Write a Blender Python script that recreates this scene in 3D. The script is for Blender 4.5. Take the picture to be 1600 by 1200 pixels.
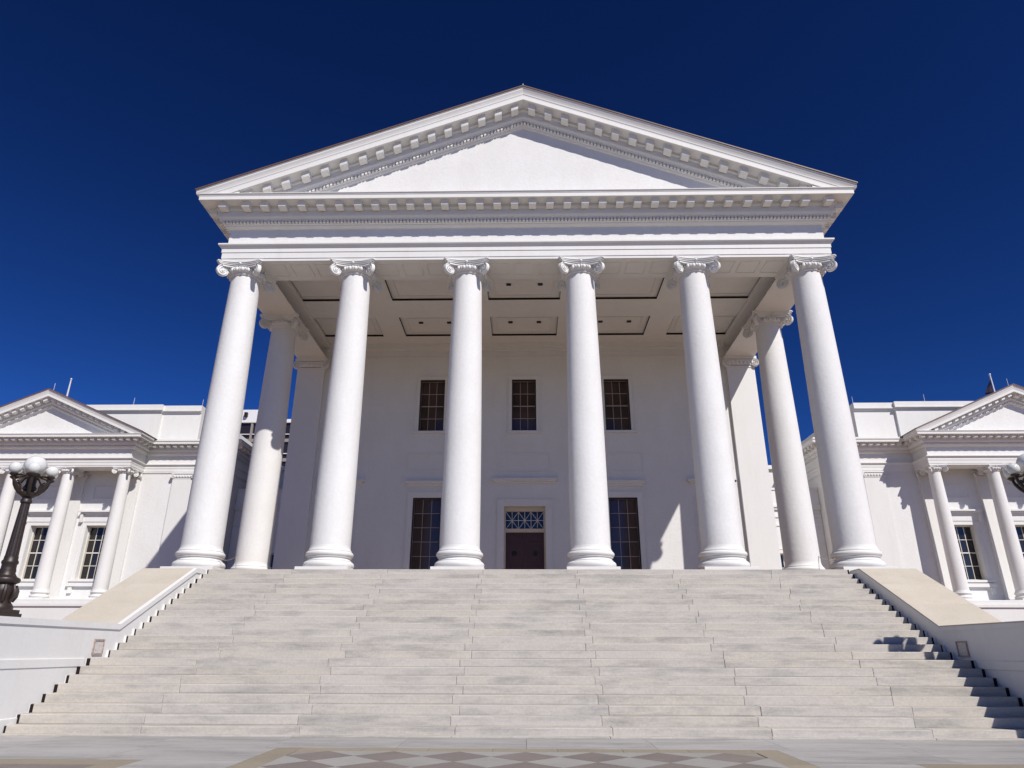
import bpy, bmesh, math, random
from mathutils import Vector, Matrix
random.seed(7)
R = math.radians
scene = bpy.context.scene
for o in list(bpy.data.objects):
    bpy.data.objects.remove(o)
COL = scene.collection

# ------------------------------------------------------------------ camera
F_PX, CX, CH = 1064.13, 0.0237, 1.4355          # focal length in px of a 1600 px wide picture, position x, eye height
YAW, PITCH, ROLL = 0.020564, 0.373670, -0.0027024
cam = bpy.data.cameras.new('camera')
cam.sensor_fit = 'HORIZONTAL'; cam.sensor_width = 36.0
cam.lens = F_PX / 1600 * 36
cam.clip_start = 0.1; cam.clip_end = 5000
camo = bpy.data.objects.new('camera', cam); COL.objects.link(camo)
r0 = Vector((math.cos(YAW), math.sin(YAW), 0))
fw = Vector((-math.sin(YAW)*math.cos(PITCH), math.cos(YAW)*math.cos(PITCH), math.sin(PITCH)))
u0 = r0.cross(fw)
rr = r0*math.cos(ROLL) - u0*math.sin(ROLL); uu = r0*math.sin(ROLL) + u0*math.cos(ROLL)
camo.matrix_world = Matrix(((rr.x, uu.x, -fw.x, CX), (rr.y, uu.y, -fw.y, 0), (rr.z, uu.z, -fw.z, CH), (0, 0, 0, 1)))
scene.camera = camo

# ------------------------------------------------------------------ sky and sun
SUN_AZ, SUN_EL = 33.9, 43.6                      # degrees to the right of the view axis behind the camera, elevation
world = bpy.data.worlds.new('World'); scene.world = world; world.use_nodes = True
wn = world.node_tree.nodes; wl = world.node_tree.links; wn.clear()
sky = wn.new('ShaderNodeTexSky'); sky.sky_type = 'NISHITA'; sky.sun_disc = False
sky.sun_elevation = R(SUN_EL); sky.sun_rotation = R(180 - SUN_AZ)
sky.altitude = 1500; sky.air_density = 1.0; sky.dust_density = 0.1; sky.ozone_density = 6.0
bg = wn.new('ShaderNodeBackground'); bg.inputs[1].default_value = 0.05
wo = wn.new('ShaderNodeOutputWorld')
gm = wn.new('ShaderNodeGamma'); gm.inputs[1].default_value = 1.70      # deep polarised blue, the same all over the sky
fl = wn.new('ShaderNodeMix'); fl.data_type = 'RGBA'; fl.blend_type = 'MULTIPLY'; fl.inputs[0].default_value = 1.0
fl.inputs[7].default_value = (.20, .32, .45, 1)
wl.new(sky.outputs[0], gm.inputs[0]); wl.new(gm.outputs[0], fl.inputs[6]); wl.new(fl.outputs[2], bg.inputs[0]); wl.new(bg.outputs[0], wo.inputs[0])
sl = bpy.data.lights.new('sun', 'SUN'); sl.energy = 5.0; sl.angle = R(0.53); sl.color = (1, 0.955, 0.89)
so = bpy.data.objects.new('sun', sl); COL.objects.link(so)
sd = Vector((math.sin(R(SUN_AZ))*math.cos(R(SUN_EL)), -math.cos(R(SUN_AZ))*math.cos(R(SUN_EL)), math.sin(R(SUN_EL))))
so.rotation_euler = (-sd).to_track_quat('-Z', 'Y').to_euler()
so.location = (20, -30, 40)
vs = scene.view_settings
vs.view_transform = 'Standard'; vs.look = 'None'; vs.gamma = 1; vs.exposure = 0.04; vs.use_curve_mapping = False

# ------------------------------------------------------------------ materials
def mat(name, base, rough=0.6, spec=0.5, var=None, var_scale=1.0, stretch=(1, 1, 1), grain=0.0, grain_scale=40.0,
        bump=0.0, bump_scale=30.0, rand=0.0, metallic=0.0, stain=None, stain_scale=0.6, stain_stretch=(1, 1, 1), stain_amt=0.5, stain_lo=.5, tint=None, coat=0.0, world_space=True):
    m = bpy.data.materials.new(name); m.use_nodes = True
    nt = m.node_tree; n = nt.nodes; l = nt.links
    b = n['Principled BSDF']; b.inputs['Roughness'].default_value = rough
    b.inputs['Metallic'].default_value = metallic
    b.inputs['Specular IOR Level'].default_value = spec
    b.inputs['Coat Weight'].default_value = coat
    b.inputs['Base Color'].default_value = (*base, 1)
    geo = n.new('ShaderNodeNewGeometry'); oi = n.new('ShaderNodeObjectInfo')
    def coords(st):
        mp = n.new('ShaderNodeMapping'); mp.inputs['Scale'].default_value = st
        l.new(geo.outputs['Position'], mp.inputs['Vector'])
        if rand:
            c = n.new('ShaderNodeCombineXYZ'); mu = n.new('ShaderNodeMath'); mu.operation = 'MULTIPLY'; mu.inputs[1].default_value = 37.0
            l.new(oi.outputs['Random'], mu.inputs[0])
            for k in range(3): l.new(mu.outputs[0], c.inputs[k])
            l.new(c.outputs[0], mp.inputs['Location'])
        return mp.outputs[0]
    def noise(sc, det, st, rg=0.55):
        t = n.new('ShaderNodeTexNoise'); t.inputs['Scale'].default_value = sc; t.inputs['Detail'].default_value = det
        t.inputs['Roughness'].default_value = rg
        l.new(coords(st), t.inputs['Vector']); return t.outputs['Fac']
    def ramp(sock, a, b_):
        r_ = n.new('ShaderNodeMapRange'); r_.inputs['From Min'].default_value = a; r_.inputs['From Max'].default_value = b_
        l.new(sock, r_.inputs['Value']); return r_.outputs[0]
    def mix(fac, a, b_):
        x = n.new('ShaderNodeMix'); x.data_type = 'RGBA'
        if hasattr(fac, 'links'): l.new(fac, x.inputs[0])
        else: x.inputs[0].default_value = fac
        if isinstance(a, tuple): x.inputs[6].default_value = (*a, 1)
        else: l.new(a, x.inputs[6])
        if isinstance(b_, tuple): x.inputs[7].default_value = (*b_, 1)
        else: l.new(b_, x.inputs[7])
        return x.outputs[2]
    cur = base
    if var: cur = mix(ramp(noise(var_scale, 8, stretch, 0.66), 0.32, 0.68), base, var)
    if tint:                                      # whole-piece colour, different for each piece
        cur = mix(oi.outputs['Random'], cur, mix(0.55, cur, tint) if not isinstance(cur, tuple) else tint)
    if stain:
        f = ramp(noise(stain_scale, 9, stain_stretch, 0.74), stain_lo, stain_lo+.22)
        mm = n.new('ShaderNodeMath'); mm.operation = 'MULTIPLY'; mm.inputs[1].default_value = stain_amt
        l.new(f, mm.inputs[0]); cur = mix(mm.outputs[0], cur, stain)
    if grain or rand:
        hsv = n.new('ShaderNodeHueSaturation')
        if isinstance(cur, tuple): hsv.inputs['Color'].default_value = (*cur, 1)
        else: l.new(cur, hsv.inputs['Color'])
        v = n.new('ShaderNodeMath'); v.operation = 'ADD'; v.inputs[0].default_value = 1.0; v.inputs[1].default_value = 0.0
        if grain:
            g = n.new('ShaderNodeMapRange'); g.inputs['From Min'].default_value = 0.3; g.inputs['From Max'].default_value = 0.7
            g.inputs['To Min'].default_value = 1-grain; g.inputs['To Max'].default_value = 1+grain
            l.new(noise(grain_scale, 3, (1, 1, 1)), g.inputs['Value']); l.new(g.outputs[0], v.inputs[0])
        if rand:
            g2 = n.new('ShaderNodeMapRange'); g2.inputs['To Min'].default_value = -rand; g2.inputs['To Max'].default_value = rand
            l.new(oi.outputs['Random'], g2.inputs['Value']); l.new(g2.outputs[0], v.inputs[1])
        l.new(v.outputs[0], hsv.inputs['Value']); cur = hsv.outputs[0]
    if not isinstance(cur, tuple): l.new(cur, b.inputs['Base Color'])
    if bump:
        bp = n.new('ShaderNodeBump'); bp.inputs['Strength'].default_value = bump; bp.inputs['Distance'].default_value = 0.02
        l.new(noise(bump_scale, 6, (1, 1, 1)), bp.inputs['Height']); l.new(bp.outputs[0], b.inputs['Normal'])
    return m

M = {}
M['white'] = mat('white_paint', (.70, .695, .685), .62, .3, var=(.67, .66, .64), var_scale=.7, stretch=(1, 1, .35), grain=.015, grain_scale=9,
                 stain=(.60, .58, .54), stain_scale=1.3, stain_stretch=(1.6, 1.6, .15), stain_amt=.42, bump=.12, bump_scale=14)
M['stucco'] = mat('white_stucco', (.70, .695, .69), .7, .25, var=(.66, .65, .635), var_scale=.9, stretch=(1, 1, .8), grain=.025, grain_scale=11, stain=(.60, .585, .56), stain_scale=1.0, stain_stretch=(1.5, 1.5, .22), stain_amt=.32, bump=.38, bump_scale=8)
M['step'] = mat('step_stone', (.52, .475, .41), .72, .3, var=(.455, .425, .385), var_scale=1.1, stretch=(.8, 2.2, 3.0), grain=.07, grain_scale=22,
                rand=.07, stain=(.27, .258, .245), stain_scale=1.0, stain_stretch=(.6, 2.5, 3.4), stain_amt=.9, bump=.12, bump_scale=40, tint=(.40, .375, .355), stain_lo=.47)
M['floor'] = mat('floor_stone', (.36, .26, .17), .7, .3, var=(.31, .225, .15), var_scale=1.0, grain=.05, grain_scale=15)
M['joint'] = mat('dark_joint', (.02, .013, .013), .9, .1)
M['core'] = mat('rough_concrete', (.26, .24, .215), .9, .2, bump=.3, bump_scale=20)
M['coping'] = mat('coping_limestone', (.52, .47, .40), .75, .3, var=(.47, .42, .345), var_scale=.8, grain=.05, grain_scale=25, rand=.03, stain=(.38, .34, .28), stain_scale=.9, stain_amt=.45, bump=.1, bump_scale=40)
M['paving'] = mat('grey_marble', (.40, .385, .375), .5, .4, var=(.31, .30, .295), var_scale=.9, stretch=(.7, 2.6, 1), grain=.04, grain_scale=18, rand=.04, stain=(.17, .165, .16), stain_scale=1.1, stain_stretch=(.5, 2.4, 1), stain_amt=.7, stain_lo=.47)
M['tan'] = mat('tan_stone', (.29, .25, .19), .65, .3, var=(.25, .215, .165), var_scale=1.2, grain=.06, grain_scale=20, rand=.06)
M['dark_tile'] = mat('brown_grey_tile', (.205, .175, .16), .6, .35, var=(.16, .14, .13), var_scale=1.5, grain=.06, grain_scale=20, rand=.07)
M['light_tile'] = mat('light_grey_tile', (.33, .32, .305), .55, .4, var=(.28, .27, .26), var_scale=1.5, grain=.05, grain_scale=20, rand=.06)
M['ground'] = mat('ground_brick', (.31, .19, .115), .85, .2, var=(.26, .165, .105), var_scale=.35, grain=.1, grain_scale=12)
M['glass'] = mat('window_glass', (.018, .016, .016), .04, .5, rand=.25)
M['glass_warm'] = mat('window_glass_warm', (.050, .030, .026), .10, .45, rand=.3)
M['glazing'] = mat('glazing_bar_paint', (.62, .58, .52), .5, .4)
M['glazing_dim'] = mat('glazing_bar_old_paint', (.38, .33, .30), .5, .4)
M['black'] = mat('black_metal', (.012, .010, .010), .5, .4)
M['door'] = mat('door_wood', (.075, .028, .024), .45, .4, var=(.055, .022, .02), var_scale=3, stretch=(4, 4, .6))
M['reveal'] = mat('cream_reveal', (.58, .50, .38), .6, .3, grain=.04)
M['iron'] = mat('cast_iron', (.020, .013, .011), .45, .5, var=(.032, .019, .014), var_scale=7, grain=.15, grain_scale=40, bump=.15, bump_scale=60)
M['globe'] = mat('milk_glass', (.64, .64, .62), .15, .5)
M['globe'].node_tree.nodes['Principled BSDF'].inputs['Subsurface Weight'].default_value = .3
M['globe'].node_tree.nodes['Principled BSDF'].inputs['Subsurface Radius'].default_value = (.05, .05, .05)
M['rust'] = mat('rusted_frame', (.24, .13, .09), .8, .3, var=(.50, .44, .40), var_scale=25)
M['grille'] = mat('weathered_grille', (.66, .63, .60), .8, .3, var=(.48, .44, .41), var_scale=22, bump=.4, bump_scale=60)
M['roof'] = mat('brown_metal_roof', (.11, .065, .05), .5, .4, var=(.15, .09, .07), var_scale=1.2, stretch=(1, .4, 1), grain=.06)
M['rod'] = mat('pale_metal', (.65, .65, .66), .35, .5, metallic=.3)
M['flag'] = mat('dark_cloth', (.035, .022, .04), .85, .2)
M['rope'] = mat('grey_cable', (.28, .25, .22), .6, .3)
M['tower_glass'] = mat('tower_glass', (.022, .018, .02), .12, .5, rand=.3)
M['tower_white'] = mat('tower_panel', (.70, .70, .71), .6, .3, grain=.03, grain_scale=2)
M['lining'] = mat('dark_lining', (.022, .014, .011), .8, .2)

# ------------------------------------------------------------------ mesh helpers
class MB:
    def __init__(s): s.v = []; s.f = []
    def add(s, vs_, fs_):
        k = len(s.v); s.v += [tuple(p) for p in vs_]; s.f += [tuple(i+k for i in f) for f in fs_]; return s
    def box(s, x0, x1, y0, y1, z0, z1):
        if x0 > x1: x0, x1 = x1, x0
        if y0 > y1: y0, y1 = y1, y0
        return s.add([(x0, y0, z0), (x1, y0, z0), (x1, y1, z0), (x0, y1, z0), (x0, y0, z1), (x1, y0, z1), (x1, y1, z1), (x0, y1, z1)],
                     [(0, 3, 2, 1), (4, 5, 6, 7), (0, 1, 5, 4), (1, 2, 6, 5), (2, 3, 7, 6), (3, 0, 4, 7)])
    def lathe(s, prof, cx=0, cy=0, seg=48, cap=True):
        vs_ = []; fs_ = []
        for r_, z in prof:
            for i in range(seg):
                a = 2*math.pi*i/seg; vs_.append((cx+r_*math.cos(a), cy+r_*math.sin(a), z))
        for j in range(len(prof)-1):
            for i in range(seg):
                k = (i+1) % seg; fs_.append((j*seg+i, j*seg+k, (j+1)*seg+k, (j+1)*seg+i))
        if cap:
            fs_.append(tuple(reversed(range(seg)))); fs_.append(tuple((len(prof)-1)*seg+i for i in range(seg)))
        return s.add(vs_, fs_)
    def tube(s, pts, rad, seg=8):
        pts = [Vector(p) for p in pts]; vs_ = []; fs_ = []; prev = None
        for i, p in enumerate(pts):
            t = (pts[min(i+1, len(pts)-1)] - pts[max(i-1, 0)]).normalized()
            if prev is None:
                a = t.orthogonal().normalized()
            else:
                a = (prev - t*prev.dot(t)).normalized()
            prev = a; b = t.cross(a)
            r_ = rad[i] if isinstance(rad, (list, tuple)) else rad
            for k in range(seg):
                an = 2*math.pi*k/seg; vs_.append(p + a*math.cos(an)*r_ + b*math.sin(an)*r_)
        for j in range(len(pts)-1):
            for k in range(seg):
                q = (k+1) % seg; fs_.append((j*seg+k, j*seg+q, (j+1)*seg+q, (j+1)*seg+k))
        fs_.append(tuple(reversed(range(seg)))); fs_.append(tuple((len(pts)-1)*seg+k for k in range(seg)))
        return s.add(vs_, fs_)
    def sphere(s, c, r_, seg=24, ring=14, sz=1.0):
        prof = [(max(r_*math.sin(math.pi*i/ring), 1e-4), c[2]-r_*sz*math.cos(math.pi*i/ring)) for i in range(ring+1)]
        return s.lathe(prof, c[0], c[1], seg, True)
    def prism(s, poly, ax, a, b):
        """polygon of 2D points extruded along axis ax ('x': poly in y,z; 'y': poly in x,z; 'z': poly in x,y) from a to b"""
        n_ = len(poly)
        def P(p, t):
            return {'x': (t, p[0], p[1]), 'y': (p[0], t, p[1]), 'z': (p[0], p[1], t)}[ax]
        vs_ = [P(p, a) for p in poly] + [P(p, b) for p in poly]
        fs_ = [tuple(reversed(range(n_))), tuple(range(n_, 2*n_))] + [(i, (i+1) % n_, n_+(i+1) % n_, n_+i) for i in range(n_)]
        return s.add(vs_, fs_)
    def sweep(s, prof, path):
        """closed profile of (outward, z) along a horizontal polyline path of (x, y, nx, ny) stations: nx, ny = mitred outward direction"""
        n_ = len(prof); vs_ = []; fs_ = []
        for (x, y, nx, ny) in path:
            for (o_, z) in prof: vs_.append((x+nx*o_, y+ny*o_, z))
        for j in range(len(path)-1):
            for i in range(n_):
                k = (i+1) % n_; fs_.append((j*n_+i, j*n_+k, (j+1)*n_+k, (j+1)*n_+i))
        fs_.append(tuple(reversed(range(n_)))); fs_.append(tuple((len(path)-1)*n_+i for i in range(n_)))
        return s.add(vs_, fs_)
    def mesh(s, name, smooth=None):
        me = bpy.data.meshes.new(name); me.from_pydata(s.v, [], s.f)
        bm = bmesh.new(); bm.from_mesh(me); bmesh.ops.recalc_face_normals(bm, faces=bm.faces); bm.to_mesh(me); bm.free()
        if smooth:
            for p in me.polygons: p.use_smooth = True
            me.set_sharp_from_angle(angle=R(smooth))
        me.update(); return me
    def build(s, name, m, parent=None, smooth=None, bevel=None):
        return link(name, s.mesh(name, smooth), m, parent, bevel=bevel)
def link(name, me, m, parent=None, loc=None, rot=None, scale=None, bevel=None):
    if m is not None and not me.materials: me.materials.append(M[m])
    o = bpy.data.objects.new(name, me); COL.objects.link(o)
    if parent: o.parent = parent
    if loc is not None: o.location = loc
    if rot is not None: o.rotation_euler = rot
    if scale is not None: o.scale = scale
    if bevel:
        b = o.modifiers.new('edge', 'BEVEL'); b.width = bevel; b.segments = 2; b.limit_method = 'ANGLE'
    return o
def tag(o, label=None, cat=None, group=None, kind=None):
    if label: o['label'] = label
    if cat: o['category'] = cat
    if group: o['group'] = group
    if kind: o['kind'] = kind
    return o
def empty(name, loc=(0, 0, 0)):
    o = bpy.data.objects.new(name, None); COL.objects.link(o); o.location = loc; o.empty_display_size = .3; return o
def box(name, m, parent, x0, x1, y0, y1, z0, z1, bevel=None):
    return MB().box(x0, x1, y0, y1, z0, z1).build(name, m, parent, bevel=bevel)
def clip_below(o, zc):
    """cut away everything of a mesh that lies under z = zc"""
    bm = bmesh.new(); bm.from_mesh(o.data)
    r_ = bmesh.ops.bisect_plane(bm, geom=bm.verts[:]+bm.edges[:]+bm.faces[:], plane_co=(0, 0, zc), plane_no=(0, 0, 1), clear_inner=True)
    ed = [e for e in r_['geom_cut'] if isinstance(e, bmesh.types.BMEdge)]
    try: bmesh.ops.contextual_create(bm, geom=ed)
    except Exception: pass
    bm.to_mesh(o.data); bm.free(); o.data.update()

# ------------------------------------------------------------------ ground and plaza
q = 0.16; D = 13.579; TR = 0.3051; LD = 0.7004; XS = 9.413; FL = 23*q
ground = MB().add([(-1500, -1500, -.012), (1500, -1500, -.012), (1500, 1500, -.012), (-1500, 1500, -.012)], [(0, 1, 2, 3)]).build('ground', 'ground')
tag(ground, kind='structure')
plaza = MB().box(-45, 45, -30, 13.6, -.010, 0).build('plaza', 'core'); tag(plaza, kind='structure')
def slab(name, m, x0, x1, y0, y1, z1=.010, par=plaza):
    return MB().box(x0+.003, x1-.003, y0+.003, y1-.003, -.004, z1).build(name, m, par)
# diamonds of the middle panel
d = 1.0; y_first = 11.16
def diamond_mesh(name, m, clip=None):
    h = d/2-.004
    poly = [(-h, 0), (0, -h), (h, 0), (0, h)]
    if clip == 'n': poly = [(-h, 0), (0, -h), (h, 0)]
    if clip == 'l': poly = [(0, -h), (h, 0), (0, h)]
    if clip == 'r': poly = [(-h, 0), (0, -h), (0, h)]
    me = MB().prism(poly, 'z', -.004, .010).mesh(name); me.materials.append(M[m]); return me
dm = diamond_mesh('dark_tile', 'dark_tile'); lm = diamond_mesh('light_tile', 'light_tile')
ln = diamond_mesh('light_tile_half', 'light_tile', 'n'); ll = diamond_mesh('light_tile_left', 'light_tile', 'l'); lr_ = diamond_mesh('light_tile_right', 'light_tile', 'r')
for j in range(11):
    yy = y_first - j*d
    for i in range(-3, 4): link('tile', dm, None, plaza, (i*d, yy, 0))
    if j == 0:
        for i in range(-3, 3): link('tile', ln, None, plaza, ((i+.5)*d, yy+d/2, 0))
    for i in range(-4, 4):
        me = ll if i == -4 else (lr_ if i == 3 else lm)
        link('tile', me, None, plaza, ((i+.5)*d, yy-d/2, 0))
yb = y_first + d/2
for i in range(7): slab('border_strip', 'tan', -3.5+i, -2.5+i, yb, yb+.36)
for sg in (-1, 1):
    for j in range(8):
        y1 = yb+.36 - j*1.5
        a, b = sorted((sg*3.5, sg*3.9)); slab('border_strip', 'tan', a, b, y1-1.5, y1)
    # side panels
    xs0 = 5.33
    for i in range(4):
        a, b = sorted((sg*(xs0+i*2.2), sg*(xs0+(i+1)*2.2))); slab('border_strip', 'tan', a, b, 10.22, 10.68)
    for j in range(5):
        a, b = sorted((sg*xs0, sg*(xs0+.4))); slab('border_strip', 'tan', a, b, 10.22-(j+1)*1.6, 10.22-j*1.6)
    for i in range(8):
        for j in range(4):
            a, b = sorted((sg*(xs0+.4+i*1.05), sg*(xs0+.4+(i+1)*1.05))); slab('tile', 'dark_tile', a, b, 10.22-(j+1)*1.6, 10.22-j*1.6)
    # grey marble between the panels
    for j in range(6):
        a, b = sorted((sg*3.9, sg*xs0)); slab('paving_slab', 'paving', a, b, 10.68-(j+1)*1.9, 10.68-j*1.9)
    for i in range(5):
        a, b = sorted((sg*(3.9+i*2.1), sg*(3.9+(i+1)*2.1))); slab('paving_slab', 'paving', a, b, 10.68, yb+.36)
for i in range(14): slab('paving_slab', 'paving', -14.4+i*2.06, -14.4+(i+1)*2.06, yb+.36, D-.17)

# ------------------------------------------------------------------ staircase
def nose_y(k):                                   # k = 1..23
    return D + (k-1)*TR + (LD-TR if k > 8 else 0)
core = MB()
for k in range(1, 24):
    y0 = nose_y(k)+.05; y1 = nose_y(23)+.7 if k == 23 else nose_y(k+1)+.10
    core.box(-XS+.02, XS-.02, y0, nose_y(23)+.25, (k-1)*q-.02 if k > 1 else 0, k*q-.05)
stairs = core.build('stone_staircase', 'core')
tag(stairs, 'wide pale stone staircase climbing to the columned portico', 'staircase')
base_j = [-6.99, -4.13, -1.31, 1.49, 4.31, 7.14]
for k in range(1, 24):
    sh = (.075 if k % 2 else -.075) + random.uniform(-.03, .03)
    js = [-XS] + [x + sh + random.uniform(-.02, .02) for x in base_j] + [XS]
    y0 = nose_y(k); y1 = (nose_y(k+1)+.06) if k < 23 else nose_y(23)+.42
    for a, b in zip(js[:-1], js[1:]):
        dy = random.uniform(-.004, .004); dz = random.uniform(-.003, .0)
        MB().box(a+.002, b-.002, y0+dy, y1, (k-1)*q-.004, k*q+dz).build('step_slab', 'step', stairs, bevel=random.choice((.007, .010, .014)))
for sg in (-1, 1):                               # solid dark strip in the joint between each riser's end and the cheek wall
    for k in range(1, 24):
        y0 = nose_y(k); y1 = nose_y(k+1)+.02 if k < 23 else y0+.40
        a, b = sorted((sg*(XS+.002), sg*9.503))
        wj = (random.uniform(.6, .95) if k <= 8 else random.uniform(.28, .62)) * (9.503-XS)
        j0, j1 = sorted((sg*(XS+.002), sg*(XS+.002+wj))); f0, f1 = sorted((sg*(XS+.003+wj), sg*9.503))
        MB().box(j0, j1, y0+random.uniform(.008, .02), y0+.05, max((k-1)*q-.01, 0), k*q-random.uniform(.008, .02)).build('joint_strip', 'joint', stairs)
        MB().box(f0, f1, y0+.006, y0+.0515, max((k-1)*q-.01, 0), k*q-.006).build('end_strip', 'white', stairs)
        MB().box(a, b, y0+.052, y1, max((k-1)*q-.01, 0), k*q-.006).build('end_strip', 'step', stairs)
for i in range(7):
    MB().box(base_j[i-1]+.004 if i else -XS, base_j[i]-.004 if i < 6 else XS, D-.165, D+.1, -.004, .035).build('footing_slab', 'step', stairs, bevel=.006)

# ------------------------------------------------------------------ column pieces (shared meshes)
def volute(mb, c, dx, dy, rad, th, flip=1):
    """scroll in the vertical plane through direction (dx,dy), outer end away from the column"""
    ax = Vector((dx, dy, 0)); nrm = Vector((-dy, dx, 0)); up = Vector((0, 0, 1)); c = Vector(c)
    seg = 26
    # backing drum
    for t, r_ in ((th*.62, rad*.93),):
        vs_ = []; fs_ = []
        for sgn in (-1, 1):
            for i in range(seg):
                a = 2*math.pi*i/seg; vs_.append(c + ax*math.cos(a)*r_ + up*math.sin(a)*r_ + nrm*sgn*t/2)
        for i in range(seg):
            k = (i+1) % seg; fs_.append((i, k, seg+k, seg+i))
        fs_.append(tuple(range(seg))); fs_.append(tuple(range(seg, 2*seg)))
        mb.add(vs_, fs_)
    # raised spiral ribbon, thicker than the drum
    turns = 2.1; n_ = 44; vs_ = []; fs_ = []
    for i in range(n_+1):
        t = i/n_; a = math.pi*.5 - t*turns*2*math.pi
        ro = rad*(1-.80*t); wi = rad*.155*(1-.45*t); tt = th*(1+.12*t)
        for (r_, s_) in ((ro, -1), (ro, 1), (ro-wi, 1), (ro-wi, -1)):
            vs_.append(c + ax*math.cos(a)*r_ + up*math.sin(a)*r_ + nrm*s_*tt/2)
    for i in range(n_):
        for k in range(4):
            q_ = (k+1) % 4; fs_.append((i*4+k, i*4+q_, i*4+4+q_, i*4+4+k))
    fs_.append((0, 1, 2, 3)); fs_.append(tuple(n_*4+k for k in range(4)))
    mb.add(vs_, fs_)
    # eye
    vs_ = []; fs_ = []
    for sgn in (-1, 1):
        for i in range(12):
            a = 2*math.pi*i/12; vs_.append(c + ax*math.cos(a)*rad*.16 + up*math.sin(a)*rad*.16 + nrm*sgn*th*.62)
    for i in range(12):
        k = (i+1) % 12; fs_.append((i, k, 12+k, 12+i))
    fs_.append(tuple(range(12))); fs_.append(tuple(range(12, 24))); mb.add(vs_, fs_)

def abacus_poly(half, cut, sag, n_=8):
    pts = []
    cs = [(-1, -1), (1, -1), (1, 1), (-1, 1)]
    for k in range(4):
        a = Vector(cs[k]); b = Vector(cs[(k+1) % 4])
        e = (b-a)/2; nin = Vector((-e.y, e.x))
        for i in range(n_+1):
            t = -1 + 2*i/n_
            p = (a+b)/2*half + e*t*(half-cut) + nin*sag*(1-t*t)
            pts.append((p.x, p.y))
    return pts
CAP_H = .475
def capital_mesh():
    """angular Ionic capital, its top at z=0, column top radius .52"""
    mb = MB()
    mb.lathe([(.50, -.485), (.55, -.472), (.565, -.452), (.55, -.432), (.54, -.425), (.555, -.415), (.56, -.40), (.55, -.392), (.57, -.385), (.625, -.34), (.655, -.285), (.65, -.235), (.60, -.205), (.60, -.12)], seg=48)
    n_ = 20
    for i in range(n_):                          # egg and dart round the echinus
        a = 2*math.pi*(i+.5)/n_
        mb.sphere((math.cos(a)*.645, math.sin(a)*.645, -.292), .068, 10, 8, 1.35)
        a = 2*math.pi*i/n_; c, s_ = math.cos(a), math.sin(a)
        mb.tube([(c*.665, s_*.665, -.21), (c*.69, s_*.69, -.285), (c*.61, s_*.61, -.375)], [.022, .02, .008], 5)
    mb.prism(abacus_poly(.74, .13, .155, 10), 'z', -.205, -.135)
    mb.prism(abacus_poly(.795, .105, .165, 10), 'z', -.135, -.085)
    mb.prism(abacus_poly(.825, .095, .16, 10), 'z', -.085, -.04)
    mb.prism(abacus_poly(.85, .085, .155, 10), 'z', -.04, 0)
    for k in range(4):
        a = math.pi/4 + k*math.pi/2; dx, dy = math.cos(a), math.sin(a)
        rc = .905
        volute(mb, (dx*rc, dy*rc, -.365), dx, dy, .235, .135)
        # web that carries the scroll back to the bell
        w = .05
        tx, ty = -dy*w, dx*w
        mb.add([(dx*.5+e*tx, dy*.5+e*ty, z) for e in (-1, 1) for z in (-.40, -.15)] + [(dx*.92+e*tx, dy*.92+e*ty, z) for e in (-1, 1) for z in (-.34, -.15)],
               [(0, 1, 3, 2), (4, 6, 7, 5), (0, 4, 5, 1), (2, 3, 7, 6), (0, 2, 6, 4), (1, 5, 7, 3)])
    for k in range(4):                           # flower in the middle of every side of the abacus
        a = k*math.pi/2; mb.sphere((math.cos(a)*.675, math.sin(a)*.675, -.08), .05, 8, 6)
    me = mb.mesh('capital', 38); me.materials.append(M['white']); return me
def base_mesh():
    """attic base, bottom at z=0, shaft radius .635"""
    prof = [(.66, 0)]
    def torus(rc, zc, h, n_=10):
        return [(rc+math.cos(math.pi*(-.5+i/n_))*h/2, zc+math.sin(math.pi*(-.5+i/n_))*h/2) for i in range(n_+1)]
    prof += torus(.685, .11, .22)
    prof += [(.70, .225), (.70, .245), (.672, .265), (.66, .295), (.668, .325), (.705, .34), (.705, .352)]
    prof += torus(.665, .44, .17)
    prof += [(.685, .53), (.685, .56), (.655, .59), (.64, .64), (.635, .70)]
    me = MB().lathe(prof, seg=64).mesh('base', 50); me.materials.append(M['white']); return me
def shaft_mesh(h, r0_, r1_, name='shaft', seg=64):
    prof = []
    for i in range(25):
        t = i/24; r_ = r0_ - (r0_-r1_)*(t**1.75)
        prof.append((r_, t*h))
    me = MB().lathe(prof, seg=seg).mesh(name, 40); me.materials.append(M['stucco']); return me
CAP = capital_mesh(); BASE = base_mesh()
ZA = 14.78                                       # underside of the main architrave
PL = .17
def column(parent, x, y, z0, z1, k, shaft_me, plinth_half):
    """shaft > capital, base, plinth ; k scales capital and base"""
    zs = z0 + PL*k + .69*k
    sh = link('column', shaft_me, None, parent, (x, y, zs))
    link('capital', CAP, None, sh, (0, 0, z1-zs), scale=(k, k, k))
    link('base', BASE, None, sh, (0, 0, -.69*k), scale=(k, k, k))
    pm = MB().box(-plinth_half, plinth_half, -plinth_half, plinth_half, -PL*k-.69*k, -.69*k).build('plinth', 'white', sh, bevel=.012*k)
    return sh

def u_path(xh, yf, yback, xc=0):
    return [(xc-xh, yback, -1, 0), (xc-xh, yf, -1, -1), (xc+xh, yf, 1, -1), (xc+xh, yback, 1, 0)]

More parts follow.
